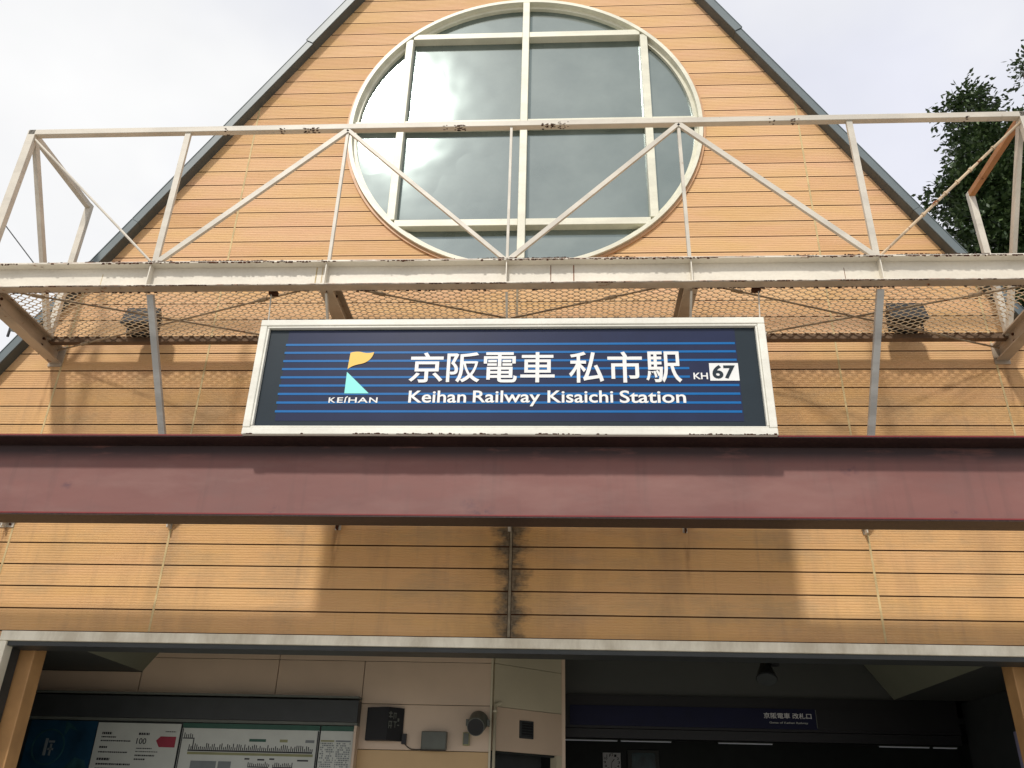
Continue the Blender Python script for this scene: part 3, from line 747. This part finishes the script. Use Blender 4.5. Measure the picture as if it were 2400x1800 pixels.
# ------------------------------------------------------------------ things in the entrance
# poster case
pcb = (-3.7, 1.9, 1.0)
C_ = empty('poster_case', 'long poster case with black shutter box on the left hall wall', 'display case', pcb)
PL = lambda: Local(pcb)
PL().box(-5.45, -2.03, 1.84, 1.99, 2.345, 2.555).build('shutter_box', 'darkgrey', C_, bevel=.006)
PL().box(-5.45, -2.03, 1.83, 1.99, 2.570, 2.590).build('case_top', 'greybox', C_)
PL().box(-5.45, -2.03, 1.86, 1.99, 2.318, 2.343).build('case_rail', 'greybox', C_)
PL().box(-2.055, -2.03, 1.86, 1.99, 1.0, 2.316).build('case_side', 'panel', C_)
PL().box(-5.45, -2.06, 1.93, 1.98, 1.0, 2.316).build('case_back', 'darkgrey', C_)
def thing_box(name, lab, cat, b, mat, group=None):
    """flat print standing on its own, base at its lower front edge"""
    base = ((b[0]+b[1])/2, b[2], b[4])
    t = empty(name, lab, cat, base, group)
    Local(base).box(*b).build('sheet', mat, t); return t, base
yb_ = 1.90
t, bs = thing_box('poster', 'dark blue poster with a ring emblem in the left end of the poster case', 'poster', (-5.40, -4.70, yb_, yb_+.006, 1.02, 2.31), 'bluep')
ringm = Local(bs); annulus(ringm, .155, .170, yb_-.003, yb_-.0004, 40, -5.16, 2.06); ringm.build('ring_emblem', 'tealp', t)
for (x0, x1, z0, z1) in ((-5.20, -5.17, 1.98, 2.14), (-5.16, -5.10, 2.10, 2.12), (-5.16, -5.10, 2.03, 2.05), (-5.14, -5.12, 1.98, 2.09)):
    Local(bs).box(x0, x1, yb_-.003, yb_-.0004, z0, z1).build('emblem_stroke', 'greyink', t)
Local(bs).poly([(-5.03, 2.31), (-4.97, 2.28), (-4.88, 2.21), (-4.98, 2.24), (-5.02, 2.16)], yb_-.002, yb_-.0004).build('pale_shape', 'tealp', t)
Local(bs).poly([(-4.97, 1.85), (-4.86, 1.97), (-4.75, 1.94), (-4.71, 1.86), (-4.71, 1.6), (-4.97, 1.6)], yb_-.002, yb_-.0004).build('pale_shape', 'tealp', t)
t, bs = thing_box('poster', 'white notice poster with a red arrow tab beside the route map', 'poster', (-4.69, -3.83, yb_, yb_+.006, 1.02, 2.30), 'offwhite')
Local(bs).poly([(-4.06, 2.14), (-4.02, 2.18), (-3.86, 2.18), (-3.86, 2.08), (-4.02, 2.08)], yb_-.003, yb_-.0004).build('red_tab', 'red', t)
text('price_number', '100', -4.26-bs[0], -4.16-bs[0], 2.105-bs[2], 2.16-bs[2], yb_-.001-bs[1], 'ink', t, .01)
random.seed(3)
ln = Local(bs)
for z, xs, h in ((2.20, (-4.63, -4.53), .022), (2.165, (-4.63, -4.48), .012), (2.13, (-4.63, -4.32), .012), (2.07, (-4.63, -4.55), .018), (2.025, (-4.63, -4.33), .012), (1.96, (-4.63, -4.50), .022), (1.915, (-4.63, -4.28), .016), (1.875, (-4.63, -4.27), .012), (1.83, (-4.63, -4.27), .008),
                 (2.20, (-4.25, -4.14), .022), (2.065, (-4.25, -4.09), .010), (2.035, (-4.25, -4.02), .008), (2.0, (-4.25, -4.05), .014), (1.965, (-4.25, -4.14), .014), (1.80, (-4.25, -3.9), .008), (1.76, (-4.25, -3.9), .008), (2.225, (-3.98, -3.87), .008)):
    x = xs[0]
    while x < xs[1]:
        w_ = random.uniform(.008, .022); ln.box(x, min(x+w_, xs[1]), yb_-.002, yb_-.0004, z-h/2, z+h/2); x += w_+.005
ln.build('text_lines', 'ink', t, kind='stuff')
# route map
t, bs = thing_box('route_map', 'white railway route map board with a dark green heading strip', 'map', (-3.81, -2.41, yb_, yb_+.006, 1.02, 2.31), 'offwhite')
Local(bs).box(-3.81, -2.41, yb_-.003, yb_-.0004, 2.265, 2.312).build('green_heading', 'green', t)
Local(bs).box(-3.805, -3.795, yb_-.004, yb_-.0034, 1.02, 2.26).build('black_border', 'ink', t)
Local(bs).box(-2.425, -2.412, yb_-.004, yb_-.0034, 1.02, 2.26).build('black_border', 'ink', t)
Local(bs).box(-3.72, -2.46, yb_-.003, yb_-.0004, 2.052, 2.066).build('route_line', 'ink', t)
Local(bs).box(-3.79, -3.67, yb_-.003, yb_-.0004, 2.165, 2.175).build('route_line', 'ink', t)
Local(bs).box(-3.680, -3.670, yb_-.003, yb_-.0004, 2.068, 2.163).build('route_line', 'ink', t)
tk = Local(bs)
x = -3.715
while x < -2.46:
    h = random.choice((.025, .03, .045, .05, .055, .06)); tk.box(x, x+.009, yb_-.002, yb_-.0004, 2.068, 2.068+h); x += .0195
x = -3.78
while x < -3.68: tk.box(x, x+.008, yb_-.002, yb_-.0004, 2.176, 2.176+random.uniform(.03, .05)); x += .02
for x0, x1, zc in ((-3.09, -2.88, 1.915), (-2.84, -2.64, 1.915)):
    tk.box(x0, x1, yb_-.002, yb_-.0004, zc, zc+.010); x = x0
    while x < x1: tk.box(x, x+.008, yb_-.002, yb_-.0004, zc+.011, zc+random.uniform(.03, .055)); x += .019
for x0, x1, z in ((-3.13, -3.08, 1.985), (-3.0, -2.93, 1.98), (-2.88, -2.83, 1.988), (-2.60, -2.49, 1.98)): tk.box(x0, x1, yb_-.002, yb_-.0004, z, z+.014)
tk.build('station_ticks', 'ink', t, kind='stuff')
for x0, x1, z0, z1, mt in ((-3.11, -2.94, 2.150, 2.176, 'green'), (-2.80, -2.72, 2.15, 2.176, 'olivep'), (-2.54, -2.45, 2.15, 2.176, 'greyink'), (-3.72, -2.45, 2.022, 2.046, 'olivep'), (-3.67, -3.41, 1.84, 1.965, 'greyink'), (-3.39, -3.26, 1.86, 1.965, 'greyink'), (-3.08, -2.90, 1.875, 1.908, 'olivep'), (-2.84, -2.64, 1.875, 1.908, 'olivep')):
    Local(bs).box(x0, x1, yb_-.0015, yb_-.0003, z0, z1).build('printed_block', mt, t)
text('heading_text', '主要駅路線図', -3.79-bs[0], -3.66-bs[0], 2.278-bs[2], 2.30-bs[2], yb_-.0032-bs[1], 'greyink', t, .0) if 0 else None
# timetable
t, bs = thing_box('fare_table', 'narrow white table board of small print right of the route map', 'notice', (-2.395, -2.065, yb_, yb_+.006, 1.02, 2.31), 'offwhite')
Local(bs).box(-2.395, -2.065, yb_-.003, yb_-.0004, 2.265, 2.312).build('green_heading', 'green', t)
tk = Local(bs)
for c0, c1, top in ((-2.385, -2.245, 2.15), (-2.225, -2.085, 2.15)):
    z = top
    while z > 1.7:
        x = c0
        while x < c1:
            w_ = random.uniform(.006, .02)
            if random.random() < .75: tk.box(x, min(x+w_, c1), yb_-.002, yb_-.0004, z-.006, z+.006)
            x += w_+.006
        z -= .019
tk.build('text_lines', 'greyink', t, kind='stuff')
Local(bs).box(-2.385, -2.25, yb_-.002, yb_-.0004, 2.165, 2.18).build('column_heading', 'olivep', t)
Local(bs).box(-2.235, -2.085, yb_-.002, yb_-.0004, 2.165, 2.18).build('column_heading', 'greyink', t)

# angled black display box
base = (-1.77, 2.0, 2.19)
t = empty('display_box', 'black wedge shaped display box with white marks, between the posters and the grey box', 'display', base)
pts = [(-1.955, 1.94), (-1.725, 1.86), (-1.585, 1.985), (-1.60, 1.999), (-1.95, 1.999)]
m_ = Local(base); n_ = len(pts)
m_.add([(x, y, 2.19) for x, y in pts]+[(x, y, 2.50) for x, y in pts], [tuple(range(n_))[::-1], tuple(range(n_, 2*n_))]+[(i, (i+1) % n_, n_+(i+1) % n_, n_+i) for i in range(n_)])
m_.build('housing', 'dark', t)
a, b = Vector((-1.725, 1.86, 0)), Vector((-1.585, 1.985, 0)); dd = (b-a); nv = Vector((dd.y, -dd.x, 0)).normalized()
def onface(u0, u1, z0, z1, mat, name):
    p0, p1 = a+dd*u0, a+dd*u1; o1 = nv*.001; o2 = nv*.003
    Local(base).add([tuple(p+o)[:2]+(z,) for z in (z0, z1) for p, o in ((p0, o2), (p1, o2), (p1, o1), (p0, o1))], [(0, 3, 2, 1), (4, 5, 6, 7), (0, 1, 5, 4), (1, 2, 6, 5), (2, 3, 7, 6), (3, 0, 4, 7)]).build(name, mat, t)
for u0, u1, z0, z1 in ((.05, .25, 2.435, 2.45), (.12, .18, 2.40, 2.46), (.05, .30, 2.405, 2.415), (.34, .52, 2.44, 2.45), (.34, .38, 2.39, 2.44), (.46, .50, 2.40, 2.44), (.06, .28, 2.36, 2.37), (.06, .10, 2.30, 2.36), (.2, .24, 2.30, 2.36), (.06, .28, 2.32, 2.33), (.36, .56, 2.36, 2.37), (.44, .48, 2.31, 2.36), (.6, .7, 2.37, 2.40), (.6, .72, 2.33, 2.34)):
    onface(u0, u1, z0, z1, 'greybox', 'white_mark')
Local(base).box(-1.59, -1.545, 1.96, 1.999, 2.165, 2.26).build('side_bracket', 'dark', t)
# cable
cb = (-1.56, 1.98, 2.17)
cp = [Vector(p) for p in ((-1.56, 1.98, 2.17), (-1.53, 1.985, 2.14), (-1.49, 1.99, 2.12), (-1.44, 1.99, 2.118), (-1.385, 1.99, 2.122))]
m_ = Local(cb)
for p, q_ in zip(cp[:-1], cp[1:]): m_.tube(p, q_, .005, 6)
tag(m_.build('cable', 'dark'), 'thin black cable drooping from the black display box to the grey box', 'cable').location = cb
def lone(name, lab, cat, base): return empty(name, lab, cat, base)
base = (-1.26, 2.0, 2.115)
t = lone('junction_box', 'grey steel junction box on the hall wall beside the black display box', 'junction box', base)
Local(base).box(-1.385, -1.135, 1.91, 1.999, 2.118, 2.285).build('box_body', 'greybox', t, bevel=.006)
Local(base).box(-1.387, -1.133, 1.905, 1.912, 2.108, 2.116).build('box_lip', 'dark', t)
Local(base).box(-1.38, -1.14, 1.902, 1.909, 2.13, 2.28).build('box_cover', 'greybox', t, bevel=.003)
base = (-.94, 2.0, 2.165)
t = lone('small_box', 'tiny olive box on the wall just left of the round camera hood', 'switch box', base)
Local(base).box(-.975, -.91, 1.95, 1.999, 2.165, 2.285).build('box_body', 'olivep', t, bevel=.004)
Local(base).box(-.968, -.917, 1.946, 1.951, 2.175, 2.275).build('box_cover', 'greybox', t)
# security camera in a tubular hood, aimed down at the entrance
base = (-.835, 2.0, 2.35)
t = lone('security_camera', 'grey cylindrical camera with dark lens on the hall wall by the corner pipe', 'camera', base)
ca, cb2 = Vector((-.825, 1.97, 2.395)), Vector((-.83, 1.72, 2.315))
Local(base).tube(ca, cb2, .098, 24, .085).build('camera_hood', 'greybox', t, smooth=False)
Local(base).tube(cb2+(cb2-ca).normalized()*.001, cb2+(cb2-ca).normalized()*.004, .078, 24).build('lens', 'dark', t)
for s in (-1, 1): Local(base).box(-.825+s*.105-.012, -.825+s*.105+.012, 1.86, 1.93, 2.34, 2.40).build('side_knob', 'greybox', t)
Local(base).box(-.87, -.78, 1.96, 1.999, 2.34, 2.46).build('wall_mount', 'greybox', t)
# corner pipe
base = (-.665, 1.985, .06)
t = lone('drain_pipe', 'slim cream pipe with a bracket running down the hall corner', 'pipe', base)
Local(base).tube((-.665, 1.985, .06), (-.665, 1.985, 2.56), .016, 12).build('pipe', 'panel_pale', t, smooth=True)
Local(base).tube((-.665, 1.985, 2.545), (-.61, 2.03, 2.575), .020, 12).build('elbow', 'panel_pale', t)
Local(base).tube((-.665, 1.985, 2.48), (-.665, 1.985, 2.50), .024, 12).build('pipe_clip', 'panel_pale', t)
# vent on the splayed wall
c0 = o0+da*.45; base = (c0.x, c0.y, 2.30)
t = lone('vent_grille', 'square black vent grille on the slanted wall right of the pipe', 'vent', base)
def sp(t0, t1, z0, z1, h0, h1, name, mat, bev=0):
    ps = [o0+da*tt+na*h for h in (h1, h0) for tt in (t0, t1)]
    return Local(base).add([(ps[k].x, ps[k].y, z) for z in (z0, z1) for k in (0, 1, 3, 2)],
        [(0, 3, 2, 1), (4, 5, 6, 7), (0, 1, 5, 4), (1, 2, 6, 5), (2, 3, 7, 6), (3, 0, 4, 7)]).build(name, mat, t, bev)
sp(.355, .535, 2.265, 2.435, 0, .018, 'vent_frame', 'darkgrey', .004)
sp(.375, .515, 2.285, 2.415, .0182, .024, 'vent_core', 'dark')
for k in range(5): sp(.375, .515, 2.292+k*.026, 2.298+k*.026, .0242, .030, 'slat', 'darkgrey')
# hanging spotlight
base = (1.88, 1.2, 3.66)
t = lone('spotlight', 'dark bell shaped spotlight hanging from the hall ceiling', 'spotlight', base)
Local(base).tube((1.97, 1.2, 3.66), (1.97, 1.2, 3.63), .06, 16).build('ceiling_rose', 'dark', t)
Local(base).tube((1.97, 1.2, 3.64), (1.95, 1.2, 2.92), .012, 8).build('stem', 'dark', t)
Local(base).tube((1.90, 1.2, 2.93), (1.885, 1.15, 2.84), .045, 20).build('lamp_holder', 'dark', t)
Local(base).tube((1.885, 1.15, 2.84), (1.87, 1.08, 2.72), .05, 24, .095).build('lamp_shade', 'dark', t)
Local(base).tube((1.868, 1.073, 2.708), (1.87, 1.079, 2.719), .088, 24).build('lens', 'darkgrey', t)
Local(base).bar((1.95, 1.2, 2.93), (1.90, 1.2, 2.88), .02, .02).build('yoke', 'dark', t)
Local(base).box(1.95, 2.02, 1.17, 1.23, 2.85, 2.93).build('driver_box', 'dark', t)
# gate sign band
base = (2.2, 3.08, 2.47)
t = lone('gate_sign', 'dark navy sign band over the ticket gates with small white lettering', 'sign', base)
Local(base).box(.10, 2.82, 3.075, 3.099, 2.485, 2.695).build('sign_band', 'navy', t)
Local(base).box(2.822, 4.34, 3.08, 3.099, 2.485, 2.695).build('sign_band', 'dark', t)
Local(base).box(2.812, 2.819, 3.070, 3.0745, 2.50, 2.69).build('end_line', 'greybox', t)
text('lettering', '京阪電車 改札口', 2.245-base[0], 2.765-base[0], 2.592-base[2], 2.652-base[2], 3.0735-base[1], 'white', t, .01)
text('lettering', 'Gates of Keihan Railway', 2.30-base[0], 2.72-base[0], 2.535-base[2], 2.560-base[2], 3.0735-base[1], 'offwhite', t, .005)
# strip lamps deep in the hall
for k, (x0, x1, lab) in enumerate(((-.8, .80, 'long thin ceiling strip lamp nearest the slanted wall'), (.83, 1.55, 'thin ceiling strip lamp above the clock'), (2.19, 2.95, 'thin ceiling strip lamp under the gate lettering'), (4.39, 5.08, 'thin ceiling strip lamp right of the gate lettering'), (5.12, 5.45, 'short ceiling strip lamp at the far right'))):
    base = ((x0+x1)/2, 5.9, 2.545)
    t = empty('strip_lamp', lab, 'lamp', base, 'strip lamps in the dark ticket hall')
    Local(base).box(x0, x1, 5.86, 5.94, 2.56, 2.60).build('lamp_body', 'greybox', t)
    Local(base).box(x0+.01, x1-.01, 5.885, 5.915, 2.547, 2.559).build('tube', 'tube', t)
base = (.71, 6.0, 2.16)
t = lone('wall_clock', 'square white wall clock on the back wall of the dark hall', 'clock', base)
Local(base).box(.585, .835, 5.97, 6.015, 2.155, 2.405).build('clock_face', 'white', t, bevel=.004)
for h in range(1, 13):
    a_ = pi/2-h*pi/6; cx, cz = .71+.098*cos(a_), 2.28+.098*sin(a_)
    text('numeral', str(h), cx-.016*len(str(h))**.5-base[0], cx+.016*len(str(h))**.5-base[0], cz-.016-base[2], cz+.016-base[2], 5.967-base[1], 'ink', t, .01)
Local(base).bar((.71, 5.963, 2.28), (.745, 5.963, 2.32), .010, .003).build('hour_hand', 'ink', t)
Local(base).bar((.71, 5.963, 2.28), (.70, 5.963, 2.20), .007, .003).build('minute_hand', 'ink', t)
base = (1.15, 6.0, 2.18)
t = lone('framed_picture', 'framed blue green picture beside the wall clock', 'picture', base)
Local(base).box(.93, 1.375, 5.97, 6.015, 2.10, 2.45).build('picture_frame', 'ceil_dark', t, bevel=.006)
Local(base).box(.99, 1.315, 5.965, 5.969, 2.14, 2.41).build('picture_print', 'tealp', t)
base = (3.93, 3.0, 2.2)
base = (4.49, 1.9, 2.0)
t = lone('wall_notice', 'pale lilac notice on the side wall behind the right pillar', 'notice', base)
Local(base).box(4.485, 4.498, 1.0, 2.2, 2.05, 2.42).build('sheet', 'lilac', t)
Local(base).box(4.480, 4.484, 1.08, 2.12, 2.32, 2.36).build('printed_block', 'bluep', t)

# ------------------------------------------------------------------ small fixture + cable at the left
base = (-5.46, -.12, 5.66)
t = lone('cable_anchor', 'small black insulator with a wire at the left roof edge', 'insulator', base)
Local(base).tube((-5.47, -.12, 5.66), (-5.47, -.12, 5.78), .013, 10).build('insulator', 'dark', t)
Local(base).tube((-5.47, -.12, 5.78), (-5.45, -.12, 5.90), .004, 6).build('wire', 'galv', t)
Local(base).bar((-5.47, -.12, 5.74), (-5.40, -.10, 5.73), .025, .02).build('arm', 'greybox', t)
base = (-5.6, -1.9, 6.7)
m_ = Local(base); m_.tube((-7.6, -1.26, 9.0), (-4.55, -1.26, 5.70), .0055, 6)
c_ = m_.build('guy_wire', 'darkgrey'); c_.location = base; tag(c_, 'thin dark wire slanting down to the left end of the walkway', 'wire')

# ------------------------------------------------------------------ tree behind the right roof slope
def tree(name, label, base, lobes, trunk_top, n_leaf, seed, extra=()):
    rnd = random.Random(seed)
    t = empty(name, label, 'tree', base)
    tr = Local(base)
    bx, by, bz = base
    pts = [Vector((bx, by, 0)), Vector((bx+.1, by, 3)), Vector((bx-.05, by+.1, 6.5)), Vector((bx-.1, by, 9.5)), Vector(trunk_top)]
    rr = [.38, .30, .24, .17, .07]
    for i in range(4): tr.tube(pts[i], pts[i+1], rr[i], 10, rr[i+1])
    tr.build('trunk', 'bark', t)
    lb = Local(base)
    for (cx, cy, cz, rx, ry_, rz) in lobes:
        c = Vector((cx, cy, cz))
        k = min(range(5), key=lambda i: (pts[i]-c+Vector((0, 0, 1.2))).length)
        s_ = pts[k]; mid = s_.lerp(c, .5)+Vector((rnd.uniform(-.2, .2), rnd.uniform(-.2, .2), .2))
        lb.tube(s_, mid, .07, 6, .045); lb.tube(mid, c, .045, 6, .02)
        for _ in range(6):
            e_ = c+Vector((rnd.gauss(0, .3)*rx, rnd.gauss(0, .3)*ry_, rnd.gauss(0, .3)*rz))
            lb.tube(c.lerp(mid, rnd.uniform(0, .5)), e_, .018, 5, .006)
    lb.build('limbs', 'bark', t)
    cr = Local(base)
    vol = [l[3]*l[4]*l[5] for l in lobes]; tot = sum(vol)
    for l, v_ in zip(lobes, vol):
        cx, cy, cz, rx, ry_, rz = l
        ncl = max(14, int(n_leaf*v_/tot/16))
        for _ in range(ncl):
            while True:
                p = Vector((rnd.uniform(-1, 1), rnd.uniform(-1, 1), rnd.uniform(-1, 1)))
                if .15 < p.length < 1: break
            p = p*(.55+.5*rnd.random()) if rnd.random() < .5 else p
            cc = Vector((cx+p.x*rx, cy+p.y*ry_, cz+p.z*rz))
            axis = Vector((p.x, p.y, p.z*.6+.15)).normalized()
            for _ in range(16):
                q_ = cc+axis*rnd.uniform(-.12, .2)+Vector((rnd.gauss(0, .09), rnd.gauss(0, .09), rnd.gauss(0, .07)))
                d1 = (axis*.8+Vector((rnd.uniform(-1, 1), rnd.uniform(-1, 1), rnd.uniform(-1.1, .3)))).normalized()
                s1 = d1.cross(Vector((rnd.uniform(-1, 1), rnd.uniform(-1, 1), 1.2))).normalized(); nl = d1.cross(s1)
                Ln, wd = rnd.uniform(.10, .165), rnd.uniform(.026, .04)
                cr.add([q_, q_+d1*Ln*.5+s1*wd-nl*.006, q_+d1*Ln-nl*.018, q_+d1*Ln*.5-s1*wd-nl*.006], [(0, 1, 2), (0, 2, 3)])
    cr.build('crown', 'leaf', t)
    return t
lobes = [(9.35, 8, 16.35, .60, .6, .62), (9.62, 8.1, 15.35, .88, .8, .75), (9.45, 8, 14.5, .90, .9, .65), (9.15, 7.9, 13.75, 1.05, .9, .5), (10.6, 8.2, 15.6, .5, .6, .45),
         (9.5, 8, 12.9, 1.0, 1.1, .7), (10.3, 8.1, 12.0, 1.3, 1.1, .9), (10.6, 8.4, 13.4, .7, .9, .5), (11.6, 8, 13.0, 1.1, 1.1, 1.5), (11.8, 8, 16.2, 1.0, 1.0, .9), (8.75, 7.7, 13.05, .55, .6, .35), (8.50, 8, 13.75, .55, .6, .38), (10.2, 8.5, 10.6, 1.6, 1.3, 1.1), (11.3, 8.2, 17.9, .45, .5, .35), (9.1, 8.2, 11.6, .8, .9, .8), (9.0, 8.0, 12.6, .6, .7, .6), (9.35, 7.8, 14.1, .8, .7, .6)]
tree('broadleaf_tree', 'tall dark leafy tree rising behind the right slope of the roof', (11.0, 8.2, 0), lobes, (10.4, 8.1, 13.2), 62000, 5)
